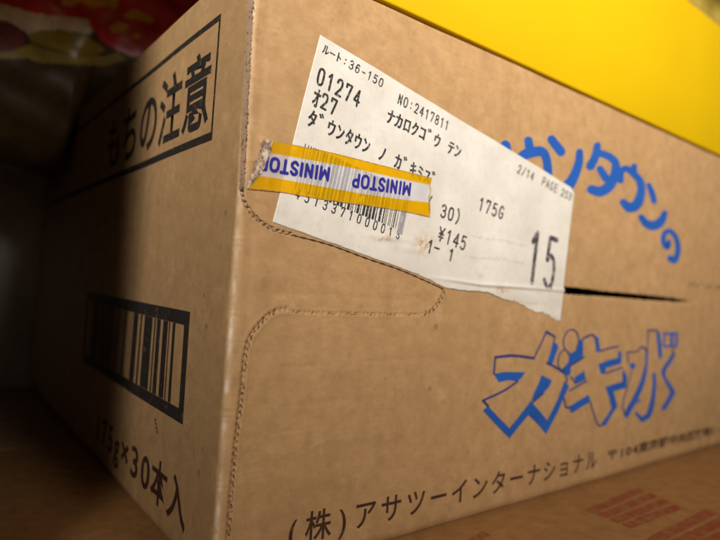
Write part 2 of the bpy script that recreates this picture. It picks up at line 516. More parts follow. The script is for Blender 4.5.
# map: |t|<sc_ -> straight - arc - straight
at = np.abs(TT); inner = at < sc_
ang = np.clip((TT / rad + 1) / 2, 0, 1) * math.pi / 2      # rad<sc_: straight beyond |t|>rad
X = np.where(TT > rad, TT, np.where(TT < -rad, 0, rad - rad * np.cos(ang)))
Y = np.where(TT < -rad, -TT, np.where(TT > rad, 0, rad - rad * np.sin(ang)))
nx = -np.cos(ang); ny = -np.sin(ang)
near = np.exp(-(TT / 0.0025) ** 2)
D = np.where(TT > 0, hf(TT, ZZ), hl(-TT, ZZ)) * (1 - near) - dent * near
D += 0.00005 * near * np.sin(ZZ * 2500 + 3 * np.sin(ZZ * 700)) * (0.6 + 0.4 * np.sin(ZZ * 300))
# soft crush line just right of the corner
D -= 0.00012 * np.exp(-((TT - 0.0045) / 0.0012) ** 2)
# flutes just telegraph through
D += 0.0000045 * np.sin(np.abs(TT) * 2 * math.pi / 0.0036)
# grooves
fr = TT > 0.0005
for P, dep, wd, per in ((PATH_TORN, .00020, .0009, .0013), (PATH_TOP, .00036, .00045, .0016), (PATH_MID, .00022, .0004, .0016), (PATH_LOW, .00040, .00055, .0015), (PATH_R, .0002, .0006, .002)):
    pp = plane_path(P); d_, s_ = dist_path(TT[fr], ZZ[fr], pp)
    saw = 0.62 + 0.38 * np.sign(np.sin(s_ * 2 * math.pi / per + 1.2 * np.sin(s_ * 900)))
    g = -dep * np.exp(-(d_ / wd) ** 2) * saw + 0.28 * dep * np.exp(-((d_ - 2.0 * wd) / wd) ** 2)
    D[fr] += g
# shallow pressed dimple above the slit and a few handling dents
for (px, py, rx, rz, dd) in ((640, 272, .012, .0035, -.0005), (520, 60, .03, .008, .00022), (300, 350, .012, .006, -.00014), (360, 380, .02, .01, .00016), (430, 420, .02, .012, -.0002), (260, 270, .004, .009, .00012), (590, 330, .02, .004, -.0003), (340, 296, .030, .0012, -.00016), (300, 366, .010, .0007, -.00012), (330, 402, .018, .0008, -.00012), (285, 432, .010, .0006, -.00010), (400, 360, .02, .0009, -.00010), (470, 45, .03, .0012, .00012)):
    a_, b_ = F((px, py)); D += np.where(TT > 0, dd * np.exp(-((TT - a_) / rx) ** 2 - ((ZZ - b_) / rz) ** 2), 0)
# slit lips
sl = plane_path([(563, 290), (600, 293.5), (640, 297.5), (690, 302)])
d_, s_ = dist_path(TT[fr], ZZ[fr], sl)
D[fr] -= 0.00035 * np.exp(-(d_ / 0.0016) ** 2)
# rounded top and bottom
ez = np.minimum(ZZ, H - ZZ); rbv = np.where(ZZ < H / 2, 0.0044, rb)
inz = np.where(ez < rbv, (rbv - np.sqrt(np.maximum(rbv ** 2 - (rbv - ez) ** 2, 0))) * np.where(ZZ < H / 2, .8, 1), 0)
D -= inz
sag = np.where(TT > 0, 0.0006 * np.exp(-(ZZ / 0.006) ** 2) * (0.5 + 0.5 * np.sin(TT * 30)), 0); D -= sag
X = X + nx * D; Y = Y + ny * D
nr, ncol = TT.shape
V = np.stack([X, Y, ZZ], -1).reshape(-1, 3)
idx = np.arange(nr * ncol).reshape(nr, ncol)
Q = np.stack([idx[:-1, :-1], idx[:-1, 1:], idx[1:, 1:], idx[1:, :-1]], -1).reshape(-1, 4)
# slit: cells removed, torn outline
cen = V[Q].mean(1)
pxx, pyy = proj(np.stack([cen[:, 0], np.zeros(len(cen)), cen[:, 2]], 1))
mid = 290.2 + (pxx - 565) * 0.089
jag = 0.45 * np.sin(pxx * 0.9 + 2 * np.sin(pxx * 0.23)) + 0.25 * np.sin(pxx * 2.3)
hw = np.interp(pxx, [540, 560, 585, 600, 640, 672, 692], [3.4, 3.9, 3.5, 2.8, 2.6, 2.0, 0.0])
cut = (pxx > 540) & (pxx < 692) & (np.abs(pyy - mid) < hw + jag * 0.5) & (cen[:, 0] > 0.01) & (cen[:, 1] < 0.01)
Q = Q[~cut]
# closing panels (right, back, lid, base)
b0 = len(V)
i_ = 0.0012
i2 = 0.0042
extra = []
def quad(*p):
    global V, b0
    V = np.vstack([V, np.array(p)]); q = [b0, b0 + 1, b0 + 2, b0 + 3]; b0 += 4; extra.append(q)
W_, Dp = WIDTH - 0.003, DEPTH - 0.002
quad((W_, 0.0005, 0), (W_, Dp, 0), (W_, Dp, H), (W_, 0.0005, H))
quad((W_, Dp, 0), (0.0005, Dp, 0), (0.0005, Dp, H), (W_, Dp, H))
quad((i_, i_, H - 0.0001), (W_, i_, H - 0.0001), (W_, Dp, H - 0.0001), (i_, Dp, H - 0.0001))
quad((i2, Dp, 0.0001), (W_, Dp, 0.0001), (W_, i2, 0.0001), (i2, i2, 0.0001))
Qall = np.vstack([Q, np.array(extra)])
me = bpy.data.meshes.new('body')
me.vertices.add(len(V)); me.vertices.foreach_set('co', V.astype(np.float32).ravel())
me.loops.add(Qall.size); me.loops.foreach_set('vertex_index', Qall.astype(np.int32).ravel())
me.polygons.add(len(Qall)); me.polygons.foreach_set('loop_start', np.arange(0, Qall.size, 4, dtype=np.int32))
me.polygons.foreach_set('loop_total', np.full(len(Qall), 4, dtype=np.int32))
me.update(calc_edges=True)
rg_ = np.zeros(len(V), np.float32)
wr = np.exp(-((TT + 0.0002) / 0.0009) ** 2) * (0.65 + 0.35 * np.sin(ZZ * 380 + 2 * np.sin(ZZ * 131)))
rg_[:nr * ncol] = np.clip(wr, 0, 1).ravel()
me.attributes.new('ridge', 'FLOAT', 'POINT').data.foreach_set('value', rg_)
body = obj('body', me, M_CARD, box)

# ---- torn strip edge, perforation cuts
def ribbon_noise(path, w0, w1, seed, amp=0.5, n=14):
    C = catmull(path, n); t = np.gradient(C, axis=0); t /= np.linalg.norm(t, axis=1)[:, None]
    nn = np.stack([-t[:, 1], t[:, 0]], 1)
    a = np.linspace(w0, w1, len(C)) / 2
    A = C + nn * (a + amp * rng.normal(size=len(C)))[:, None]; B = C - nn * (a + amp * rng.normal(size=len(C)))[:, None]
    return A, B


fl = Flat()
A, B = ribbon_noise(PATH_TORN, 6.5, 5.0, 3, 0.55, 40)
k = len(A); fl.add([F(p) for p in A] + [F(p) for p in B], [(i, i + 1, k + i + 1, k + i) for i in range(k - 1)])
fl.build('torn_strip', M_TORN, box, front_surf(0.00004))


def chain(fd, fp, path, pitch, wd, seed, gap=1.4, strength=1.0):
    """frayed perforation: two ragged cut lines with torn lips between them"""
    r = np.random.default_rng(seed)
    C = catmull(path, 24); seg = np.r_[0, np.cumsum(np.hypot(*np.diff(C, axis=0).T))]
    L = seg[-1]; n = int(L / 0.9); q = np.linspace(0, L, n)
    Pt = np.stack([np.interp(q, seg, C[:, 0]), np.interp(q, seg, C[:, 1])], 1)
    t = np.gradient(Pt, axis=0); t /= np.linalg.norm(t, axis=1)[:, None] + 1e-9; nn = np.stack([-t[:, 1], t[:, 0]], 1)
    ph = 2 * math.pi * q / pitch + np.cumsum(r.normal(size=n)) * .42
    for sd, k in ((-1, 1.0), (1, .62)):
        o = sd * gap * .75 + gap * .55 * np.sin(ph + (0 if sd < 0 else 1.3)) + .16 * r.normal(size=n)
        w_ = wd * .92 * k * np.clip(.52 + .55 * np.sin(ph + 1.0 * sd) + .22 * r.normal(size=n), .06, 1.6)
        on = (r.random(n) < .97) & (np.sin(ph * .31 + seed) > (1 - 2 * strength) - .25)
        i = 0
        while i < n:
            if not on[i]: i += 1; continue
            j = i
            while j < n and on[j]: j += 1
            if j - i > 2: stroke(fd, [(*(Pt[m_] + nn[m_] * o[m_]), w_[m_]) for m_ in range(i, j)], F, 2)
            i = j
    for i in range(2, n - 2):
        if r.random() < .16 * strength:
            c_ = Pt[i] + nn[i] * gap * r.uniform(-.5, .4)
            stroke(fp, [(*c_, .5), (*(c_ + t[i] * r.uniform(1, 2.2) + nn[i] * r.uniform(-.6, .6)), .9)], F, 3)


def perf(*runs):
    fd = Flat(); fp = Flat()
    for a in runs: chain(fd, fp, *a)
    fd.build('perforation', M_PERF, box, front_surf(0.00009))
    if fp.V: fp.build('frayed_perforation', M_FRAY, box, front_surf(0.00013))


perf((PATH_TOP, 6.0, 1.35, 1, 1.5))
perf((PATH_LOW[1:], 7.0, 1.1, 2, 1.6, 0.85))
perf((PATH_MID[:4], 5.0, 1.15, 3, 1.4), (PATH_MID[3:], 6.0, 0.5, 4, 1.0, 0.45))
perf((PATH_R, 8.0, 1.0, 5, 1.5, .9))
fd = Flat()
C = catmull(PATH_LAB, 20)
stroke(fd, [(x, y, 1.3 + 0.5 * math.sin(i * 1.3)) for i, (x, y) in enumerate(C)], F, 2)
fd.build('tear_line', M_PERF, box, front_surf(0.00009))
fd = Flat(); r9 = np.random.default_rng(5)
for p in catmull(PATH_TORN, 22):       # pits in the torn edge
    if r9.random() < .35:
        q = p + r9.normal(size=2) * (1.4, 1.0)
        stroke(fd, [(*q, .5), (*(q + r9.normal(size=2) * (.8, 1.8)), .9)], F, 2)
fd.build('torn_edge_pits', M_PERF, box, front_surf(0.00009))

# ---- blue lettering  (upper row, brush strokes)
fl = Flat()
U = [
    [(505, 145.5, 8), (506.5, 153, 8)],
    [(528, 140.5, 6.5), (529.5, 150, 7)],
    [(518, 160, 5.5), (523, 155.5, 8), (531, 152.5, 8), (541, 151.5, 7.5), (545.5, 157, 7), (547.5, 168, 7), (548, 178, 6.5)],
    [(551.5, 139.5, 7), (561, 151.5, 7.5)],
    [(579.7, 152, 5.5), (578.7, 163, 6.5), (574, 176, 7.5), (567, 186.5, 9), (557, 189.5, 8)],
    [(597.3, 145.5, 5.5), (595, 157, 6.5), (590.3, 166, 7)],
    [(598, 152.5, 5.5), (609, 156.5, 6), (615.5, 163.5, 6.5), (614, 176.5, 7.5), (608.5, 186.5, 8), (600, 191.5, 8), (591, 189.5, 7)],
    [(600, 169, 5.5), (605.5, 178, 6.5)],
    [(620.5, 180.5, 5), (621.3, 171.5, 5), (625.5, 168.5, 5), (632, 171.5, 5.5)],
    [(634.3, 166.5, 5), (634, 173, 5.5)],
    [(632, 172, 5.5), (640, 180.5, 6), (641.5, 191, 6.5), (637.5, 203.5, 8), (630, 207.5, 8), (623, 202.5, 6)],
    [(649, 185, 4), (652.3, 193.5, 5), (654.3, 201, 4.5)],
    [(641.3, 217.5, 5), (646.5, 223.5, 6.5), (654.7, 225.5, 7.5), (661.5, 220.5, 6.5), (664.8, 213, 4.5)],
    [(668.6, 242.0, 4), (666.8, 247.2, 4.5), (663.2, 241.5, 4), (664.5, 233.5, 4), (670, 231.2, 4), (675.8, 238, 4), (677.8, 249.5, 4.5), (674.6, 260, 5), (670, 258.5, 5.2)],
]
for s in U: stroke(fl, [(q[0], q[1], q[2] * 1.28) for q in s])
fl.build('blue_title_print', M_BLUE, box, front_surf(0.00006))

# ---- blue drop-shadow lettering (lower row) : fills + thin outlines
fl = Flat()
fills = [
    [(494, 374), (505, 371.8), (525, 372), (521, 378), (517, 381.5), (508, 380), (499, 382.5)],
    [(553, 342), (556, 343), (558.3, 347), (555.5, 355), (552.5, 364), (547, 363), (550, 354)],
    [(541.5, 375), (552, 380.5), (549, 387), (543, 393.5), (535, 400), (531, 401), (534, 393), (539, 382)],
    [(483, 410.5), (488, 406), (498, 417), (509, 428), (516, 419.5), (522, 411.5), (530.5, 401), (539, 410.5), (546.7, 420), (552, 410), (557.5, 399), (561.5, 389), (564.5, 381.5), (569.5, 386), (566.5, 392), (563.5, 398), (559, 409), (552, 422), (545.3, 434), (537, 424), (528, 415), (518, 427), (509, 438.5), (495, 424)],
    [(579, 340), (583, 339), (583.2, 356.5), (577, 361), (570.5, 366), (571, 371), (569.5, 376), (566, 375), (561, 370), (568, 362.5), (569.5, 354), (575.5, 350.5), (578.5, 346)],
    [(594.5, 337), (598, 336.5), (600, 351), (596, 352.3)],
    [(598.3, 364), (609, 359.7), (617.6, 357.7), (617.8, 350.5), (621.2, 352), (621.2, 363.3), (605.5, 368), (605.3, 373), (601.5, 374.7), (599.5, 370)],
    [(605.3, 387), (614, 384), (622, 381.5), (622, 370), (624.5, 371.5), (626.7, 377), (626, 387.5), (613.5, 391.5), (615.5, 399), (617.2, 406.5), (611, 416), (605.5, 425.8), (600.5, 424.6), (607, 416), (611.5, 408), (609, 397)],
    [(574.5, 377.5), (584.5, 370.5), (586, 379.5), (576.5, 384)],
    [(569, 407), (580, 400), (589, 394.5), (590.5, 401.7), (581, 407.5), (571.3, 413.5)],
    [(629, 363.5), (634.5, 362.5), (635, 368), (630, 368.7)],
    [(670.3, 334.5), (673, 334.3), (672.8, 346), (669.8, 346.2)],
]
for f in fills: ppoly(fl, f)
for s in (
    [(646.6, 351.5, 2.2), (646.2, 362, 1.8), (644.6, 373, 3.0), (641, 385.5, 4.0), (634, 400.5, 4.4), (629, 409, 4.4), (626, 415.5, 3.6)],
    [(654, 374, 2.4), (654.2, 388, 2.8), (651.8, 405, 3.6), (648.5, 415, 4.2), (642.5, 419.6, 4.0)],
    [(642.5, 420, 3.2), (636, 413, 2.2)],
    [(635, 402, 2.2), (640, 400.6, 1.6)],
    [(658.3, 333.5, 2.6), (659.5, 345, 3.0), (660.2, 357, 2.6)],
    [(673, 354.5, 3), (668.5, 362, 3), (663.2, 371, 3.2), (664.5, 378, 2.4), (668.5, 384.5, 3), (672.7, 392, 3.6)],
    [(672.7, 392, 3.6), (669, 400, 3.4), (663.8, 408.5, 3.2)],
    [(664.3, 333.7, 1.8), (677, 333.3, 1.8)], [(676.6, 334, 1.8), (676, 346.4, 1.8)], [(676, 346.4, 1.8), (663.8, 346.2, 1.8)], [(663.8, 346.2, 1.4), (664.3, 334, 1.4)],
): stroke(fl, [(q[0], q[1], q[2] * 1.28) for q in s])
fl.build('blue_shadow_lettering', M_BLUE, box, front_surf())
fl = Flat()
outl = [
    [(494, 374, 1.3), (495.5, 357.3, 1.1)], [(495.5, 357.3, 1.9), (513, 355.6, 2.0), (533.5, 358, 1.9)],
    [(533.5, 358, 1.1), (540, 345, 1.0), (546, 331.7, 1.3)], [(546, 331.7, 1.8), (554.7, 336.7, 1.6)], [(554.7, 336.7, .9), (553, 343, .9)],
    [(547, 363, 1.6), (556, 367.5, 1.6), (564, 373, 1.6)], [(565, 374, 1.0), (567, 380, 1.2), (565, 383, 1.2)],
    [(517, 381.5, 1.4), (503, 391, 1.5), (483, 400.5, 1.5)], [(483, 400.5, 1.7), (488, 406, 1.9)],
    [(543, 393.5, 1.1), (532, 402.5, 1.2)],
    [(583, 338.5, 1.3), (592, 334.5, 1.3), (594.5, 337, 1.5)], [(570, 366, 1.3), (578, 361, 1.2), (584, 357.2, 1.2)],
    [(600, 351, 1.2), (608, 348.3, 1.2), (617, 346.3, 1.3)], [(605.5, 373, 1.1), (613, 370.5, 1.1), (622, 367.5, 1.1)],
    [(571, 377, 1.2), (576, 383.5, 1.2)], [(569.5, 390.8, 1.2), (578, 386, 1.2), (586.5, 381, 1.2)], [(564, 398, 1.2), (566, 407, 1.5), (570, 407, 1.5)],
    [(590.5, 401.7, .9), (594.3, 416, .9), (598.5, 425.5, 1.1), (602, 425, 1.2)],
    [(648, 330.2, 1.2), (657, 330.7, 1.3), (658.3, 334, 1.3)], [(648, 330.5, .7), (647, 350, .7)],
    [(626.5, 352, 1.0), (635.5, 351.7, 1.0), (642, 346.7, 1.2), (646.5, 351, 1.3)], [(626.5, 352, .7), (628, 363, .8)],
    [(632, 369, .6), (626, 390, .7), (622.5, 405, .8), (624.5, 415, 1.0)],
    [(673, 354.5, 1), (672, 348.5, .8)],
]
for s in outl: stroke(fl, [(q[0], q[1], q[2] * 1.42) for q in s])
for (cx, cy, rx, ry, tl, a0, a1) in ((570.8, 341, 7.6, 11.6, 0.12, 90, 395), (563.3, 359.8, 5.4, 10.0, 0.15, 60, 330)):
    pts = []
    for a in np.radians(np.linspace(a0, a1, 14)):
        x, y = rx * math.cos(a), ry * math.sin(a)
        pts.append((cx + x * math.cos(tl) - y * math.sin(tl), cy + x * math.sin(tl) + y * math.cos(tl), 1.25))
    stroke(fl, pts)
fl.build('navy_outline_lettering', M_NAVY, box, front_surf(0.00014))

# ---- maker's line along the bottom
fl = Flat()
z0 = 0.0093
def fpx(x, z):           # plane -> pixel
    a, b_ = proj(np.array([[x, 0, z]])); return float(a[0]), float(b_[0])
xs = 0.0195; xe = 0.1785
S_ = '(株)アサツーインターナショナル'
cells = [.62, 1, .62] + [1] * 13
chars(fl, S_, fpx(xs, z0 - .0008), fpx(xe, z0 - .0018), fpx(xs, z0 + 0.0058), cells=cells, bold=0.012, squeeze=0.88, em=0.72)
fl.build('maker_name_print', M_BROWNK, box, front_surf())
fl = Flat()
chars(fl, '〒104東京都中央区築地1-13-1', fpx(0.185, 0.0092), fpx(0.335, 0.0085), fpx(0.185, 0.0131), bold=0.03,
      cells=[1, .6, .6, .6, 1, 1, 1, 1, 1, 1, 1, 1, .6, .6, .6, .6, .6, .6], em=0.72)
fl.build('address_print', M_FAINT, box, front_surf())

# ---- left face : caution frame, count line, barcode panel
fl = Flat()
YR, YL = 0.0199, 0.262
zt, zb = 0.1553, 0.1190
def rect(y0, y1, a, b_): # subdivided rectangle on the left face
    n = max(2, int(abs(y1 - y0) / 0.01))
    ys = np.linspace(y0, y1, n + 1)
    fl.add([(y, a) for y in ys] + [(y, b_) for y in ys], [(i, i + 1, n + 2 + i, n + 1 + i) for i in range(n)])
rect(YR, YL, zt - 0.0017, zt); rect(YR, YL, zb, zb + 0.0024)
rect(YR, YR + 0.0011, zb + .0024, zt - .0017); rect(YL - .0013, YL, zb + .0024, zt - .0017)
def lpx(y, z):
    a, b_ = proj(np.array([[0, y, z]])); return float(a[0]), float(b_[0])
cw = 0.0232
chars(fl, 'もちの注意', lpx(0.0228 + 5 * cw, 0.1262), lpx(0.0228, 0.1262), lpx(0.0228 + 5 * cw, 0.1452), m=Lf, bold=0.017, squeeze=0.98, em=0.76)
fl.build('caution_print', M_BLACK, box, left_surf())
fl = Flat()
Y0 = 0.0272
rect(Y0, 0.155, 0.0655, 0.0697); rect(Y0, 0.155, 0.0370, 0.0410)
rect(Y0, Y0 + .0038, .0410, .0655)
rect(0.1515, 0.155, .0410, .0655)
xb = []
for (a, b_) in ((370, 394), (407, 416), (428, 470), (480, 487), (494, 513), (526, 550), (556, 561), (575, 588)):
    ya = Lf((60 + a / 5.143, 345))[0]; yb = Lf((60 + b_ / 5.143, 345))[0]; xb.append((yb, ya))
y = 0.089
r4 = np.random.default_rng(11)
while y < 0.144:
    w_ = r4.choice([.0009, .0014, .002, .003]); xb.append((y, y + w_)); y += w_ + r4.choice([.0009, .0014, .002])
for a, b_ in xb: rect(a, b_, .0411, .0654)
fl.build('carton_barcode_print', M_BLACK, box, left_surf())
fl = Flat()
for k in range(4):
    yy = 0.0505 - 0.0008 * k
    stroke(fl, [(*lpx(yy, 0.0335 - 0.0011 * k), 1.2), (*lpx(yy - .0006, 0.0330 - 0.0011 * k), .8)], Lf, 2)
chars(fl, '175g×30本入', lpx(0.1235, 0.0098), lpx(0.0196, 0.0098), lpx(0.1235, 0.0205), m=Lf,
      cells=[.62, .62, .62, .62, .8, .8, .75, 1, 1.05], bold=0.018, em=0.74)
fl.build('count_print', M_BROWNK, box, left_surf())
# ================================================================== SHIPPING LABEL
m_paper, nt, b = mat('white_label_paper', (0.66, 0.64, 0.59), 0.5, 0.4)
c = ramp(nt, noise(nt, 55, 5, 0.6), [(0.32, (0.58, 0.56, 0.51)), (0.66, (0.70, 0.68, 0.635))])
c = mix(nt, ramp(nt, noise(nt, 420, 6, 0.7), [(0.50, (0, 0, 0)), (0.74, (0.50,) * 3)]), c, (0.50, 0.475, 0.43))
c = mix(nt, ramp(nt, noise(nt, 1300, 3, 0.7), [(0.62, (0, 0, 0)), (0.76, (0.40,) * 3)]), c, (0.34, 0.32, 0.29))
at = N(nt, 'ShaderNodeAttribute', attribute_name='worn')
wn = N(nt, 'ShaderNodeMath', operation='MULTIPLY'); nt.links.new(at.outputs['Fac'], wn.inputs[0])
nt.links.new(ramp(nt, noise(nt, 520, 5, 0.7), [(0.42, (0, 0, 0)), (0.58, (1, 1, 1))]), wn.inputs[1])
c = mix(nt, wn.outputs[0], c, (0.46, 0.29, 0.13))
nt.links.new(c, b.inputs['Base Color'])
bp = N(nt, 'ShaderNodeBump'); bp.inputs['Strength'].default_value = 0.25; bp.inputs['Distance'].default_value = 0.0003
nt.links.new(noise(nt, 130, 6, 0.6), bp.inputs['Height']); nt.links.new(bp.outputs[0], b.inputs['Normal'])

top_px = [(320, 35), (574, 189.4)]
bot_px = [(272.5, 222), (286, 227.5), (300, 232), (330, 242.5), (365, 255.5), (400, 267.5), (430, 280.5), (442, 286.5), (456, 290), (470, 291), (486, 291.5), (500, 297.5), (520, 305), (535, 311.5), (548, 315), (556, 321.5), (560, 320.5)]


def hlab(x, z):
    """height of the label above the board: glued flat, with a lifted crease where it bridges the lid gap"""
    P = np.stack([x, np.zeros_like(x), z], 1)
    u, v = proj(P)
    h = np.full(x.shape, 0.00019)
    ry = np.interp(u, [430, 455, 480, 512, 540, 565], [277, 280.5, 284.5, 286.5, 288.5, 290.5])
    amp = np.interp(u, [425, 460, 480, 520, 570], [0, .00035, .00055, .00050, .00035])
    h = h + 1.5 * amp * np.exp(-((v - ry) / 1.7) ** 2) + amp * 0.45 * np.exp(-((v - ry - 8) / 7) ** 2)
    h = h + 0.00035 * np.exp(-((v - (236 + (u - 372) * .12)) / 3.0) ** 2) * np.clip(1 - np.abs(u - 388) / 32, 0, 1)
    h = h + 0.00030 * np.exp(-((v - (246 + (u - 400) * .25)) / 4.0) ** 2) * np.clip(1 - np.abs(u - 412) / 26, 0, 1)
    h = h + 0.00002 * np.sin(u * .21 + v * .1) * np.sin(v * .17 + u * 0.05)
    return h


def label_surf(off):
    return lambda a, b_, L: np.stack([a, -(hf(a, b_) + hlab(a, b_) + off + L), b_], 1)


lab_n, lab_m = 420, 170
tp = [F(p) for p in top_px]; bt = np.array([F(p) for p in bot_px])
bs = np.r_[0, np.cumsum(np.hypot(*np.diff(bt, axis=0).T))]; bs /= bs[-1]
uu = np.linspace(0, 1, lab_n)
top = np.array(tp[0])[None] * (1 - uu[:, None]) + np.array(tp[1])[None] * uu[:, None]
# nibble the upper right corner round
r_ = 0.006; q = np.clip((uu - (1 - r_ / .17)) / (r_ / .17), 0, 1); top[:, 1] -= 0.0018 * q ** 3
bot = np.stack([np.interp(uu, bs, bt[:, 0]), np.interp(uu, bs, bt[:, 1])], 1)
bot[:, 1] += 0.00010 * wob(lab_n, 4, 40) * np.interp(uu, [0, .3, .6, .7, 1], [.3, .5, 1.0, 1.6, 1.6])
vv = np.linspace(0, 1, lab_m)
G2 = top[None] * (1 - vv[:, None, None]) + bot[None] * vv[:, None, None]
a_, b_ = G2[..., 0].ravel(), G2[..., 1].ravel()
P = label_surf(0)(a_, b_, 0)
ix = np.arange(lab_n * lab_m).reshape(lab_m, lab_n)
Q = np.stack([ix[:-1, :-1], ix[1:, :-1], ix[1:, 1:], ix[:-1, 1:]], -1).reshape(-1, 4)
lab_me = mesh('shipping_label', P, [tuple(map(int, q)) for q in Q])
att = lab_me.attributes.new('worn', 'FLOAT', 'POINT')
u_, v_ = proj(P)
wv = np.zeros(len(P))
for (x, y, rx, ry, k) in ((384, 238, 11, 3.2, 1.0), (424, 244, 9, 8, 1.0), (432, 284, 14, 3, .8), (504, 290, 7, 3.5, 1.1), (480, 276, 2.5, 2, .9), (286, 214, 4, 3, .35), (552, 320, 10, 2.5, 1.0), (515, 303, 20, 2.2, .8), (276, 205, 3, 6, .4)):
    wv += k * np.exp(-((u_ - x) / rx) ** 2 - ((v_ - y) / ry) ** 2)
att.data.foreach_set('value', np.clip(wv, 0, 1).astype(np.float32))
lab = obj('shipping_label', lab_me, m_paper, box)
sm = lab.modifiers.new('thickness', 'SOLIDIFY'); sm.thickness = 0.00009; sm.offset = -1 if True else 1
lab['label'] = 'white printed shipping label with a torn lower edge and black thermal print'

fl = Flat(); LS = label_surf(0.00004)
chars(fl, 'ﾙｰﾄ', (321.5, 52), (340.5, 63.5), (323.5, 44.5), bold=.012, em=.70)
pen(fl, ':36-150', (340.5, 63.5), (382, 88), (342.8, 56), 0.00041, fill=.62)
pen(fl, '01274', (314.5, 82), (359, 108), (318, 66.5), 0.00072, fill=.62)
chars(fl, 'ｵ', (310.5, 103.5), (318.5, 108.3), (314, 88.5), bold=.022, squeeze=.95)
pen(fl, '27', (318.5, 106), (336, 116.2), (321.5, 91.8), 0.00069, fill=.62)
chars(fl, 'ﾀﾞｳﾝﾀｳﾝ ﾉ ｶﾞｷﾐｽﾞ', (306, 123.5), (436, 187.5), (309, 110.5), bold=.020, squeeze=.95, cells=[1] * 16)
pen(fl, 'NO:2417811', (396, 102.5), (448, 131), (398, 93.5), 0.00047, fill=.60)
chars(fl, 'ﾅｶﾛｸｺﾞｳ ﾃﾝ', (385, 121.0), (460, 158.5), (387.7, 109.8), bold=.020, squeeze=.97)
pen(fl, '(', (425.5, 208.5), (431.5, 210.6), (427.5, 196.5), 0.00055)
pen(fl, '30)', (438.5, 216), (460, 223.8), (441, 204), 0.00069, fill=.64)
pen(fl, '175G', (476.5, 209), (503, 219.5), (479, 197), 0.00069, fill=.62)
pen(fl, '¥145', (435.5, 239.5), (465, 250.5), (438.5, 226.5), 0.00069, fill=.66)
pen(fl, '1', (424, 251), (432, 254), (427, 239), 0.00069, fill=.6)
pen(fl, '-', (431.5, 252), (439, 254.5), (434, 241), 0.00062, fill=.75)
pen(fl, '1', (445.5, 259), (453, 262), (448, 248), 0.00069, fill=.6)
pen(fl, '4513371000013', (291.5, 196.5), (399.5, 240), (294, 187.5), 0.00041, fill=.42)
fl.build('label_print', M_THERM, lab, LS)
fl = Flat()
pen(fl, '15', (522, 280), (555, 289.5), (528.5, 229.5), 0.00215, fill=.60)
fl.build('large_number_print', ink('patchy_thermal_black', (0.04, 0.034, 0.045), .8, (.5, .47, .44), lo=.52, sc=650), lab, LS)
fl = Flat()
pen(fl, '2/14', (515.5, 172), (532.5, 181), (517.5, 164.5), 0.00058, fill=.6)
pen(fl, 'PAGE', (540, 184.5), (556.5, 193), (542, 177), 0.00058, fill=.66)
pen(fl, '253', (559.5, 195), (570.5, 200.8), (561.3, 188.5), 0.00058, fill=.66)
fl.build('small_grey_print', M_MEDTH, lab, LS)
# rubbed, illegible grey lines
rg = np.random.default_rng(3)
for (x0, y0, x1, y1, n) in ((470, 236, 526, 245.5, 30), (465, 256, 524, 263, 32), (392, 224, 404, 229, 6)):
    fl = Flat()
    for i in range(n):
        t = (i + rg.random() * .6) / n; x = x0 + (x1 - x0) * t; y = y0 + (y1 - y0) * t + 0.8 * math.sin(t * 9)
        stroke(fl, [(x, y + rg.uniform(-1.3, 1.3), rg.uniform(.3, .8)), (x + rg.uniform(.6, 1.8), y + rg.uniform(-1.5, 1.5), rg.uniform(.3, .9))], F, 2)
    fl.build('rubbed_print', M_GHOST, lab, LS)
# barcode: bars square to the label's own edge
fl = Flat()
A0 = np.array(F((305, 143.5))); A1 = np.array(F((405.5, 190)))
ua = np.array([math.cos(math.radians(-10.56)), math.sin(math.radians(-10.56))]); va = np.array([ua[1], -ua[0]])
A1 = A0 + ua * np.dot(A1 - A0, ua)
bl = 0.0131
L_ = np.dot(np.array(F((405, 214))) - A0, ua)
x = 0; rbn = np.random.default_rng(21); bars = []
while x < L_ - 0.0030:
    w_ = rbn.choice([.00028, .00028, .0005, .0009]); bars.append((x, x + w_)); x += w_ + rbn.choice([.00030, .00035, .0006, .0008])
for i, (a, b_) in enumerate(bars):
    short = 0.0 if i > 3 else 0.0
    drop = bl
    fl.add([A0 + ua * a, A0 + ua * b_, A0 + ua * b_ + va * drop, A0 + ua * a + va * drop], [(0, 1, 2, 3)])
fl.build('label_barcode', M_THERM, lab, label_surf(0.00004))
fl = Flat()
fl.add([A0 + ua * (L_ - .0022) + va * .002, A0 + ua * (L_ + .0002) + va * .002, A0 + ua * (L_ + .0002) + va * (bl + .0012), A0 + ua * (L_ - .0022) + va * (bl + .0012)], [(0, 1, 2, 3)])
fl.build('grey_barcode_bar', ink('grey_bar', (.26, .26, .28), .5, (.5, .5, .5), lo=.5, sc=900), lab, LS)

# ================================================================== STRIPED TAPE
def tape_mat(name, col, through, see, rough=.28):
    """printed film: part opaque ink, part tinted see-through"""
    m, nt, b = mat(name, col, rough, .5)
    c = ramp(nt, noise(nt, 120, 5, .6), [(0.3, tuple(np.array(col) * .86)), (0.7, tuple(np.minimum(np.array(col) * 1.1, 1)))])
    nt.links.new(c, b.inputs['Base Color'])
    bp = N(nt, 'ShaderNodeBump'); bp.inputs['Strength'].default_value = .45; bp.inputs['Distance'].default_value = .0005
    nt.links.new(noise(nt, 180, 5, .6), bp.inputs['Height']); nt.links.new(bp.outputs[0], b.inputs['Normal'])
    tr = N(nt, 'ShaderNodeBsdfTransparent'); tr.inputs[0].default_value = (*through, 1)
    mx = N(nt, 'ShaderNodeMixShader'); mx.inputs[0].default_value = see
    out = nt.nodes['Material Output']
    nt.links.new(b.outputs[0], mx.inputs[1]); nt.links.new(tr.outputs[0], mx.inputs[2]); nt.links.new(mx.outputs[0], out.inputs['Surface'])
    return m


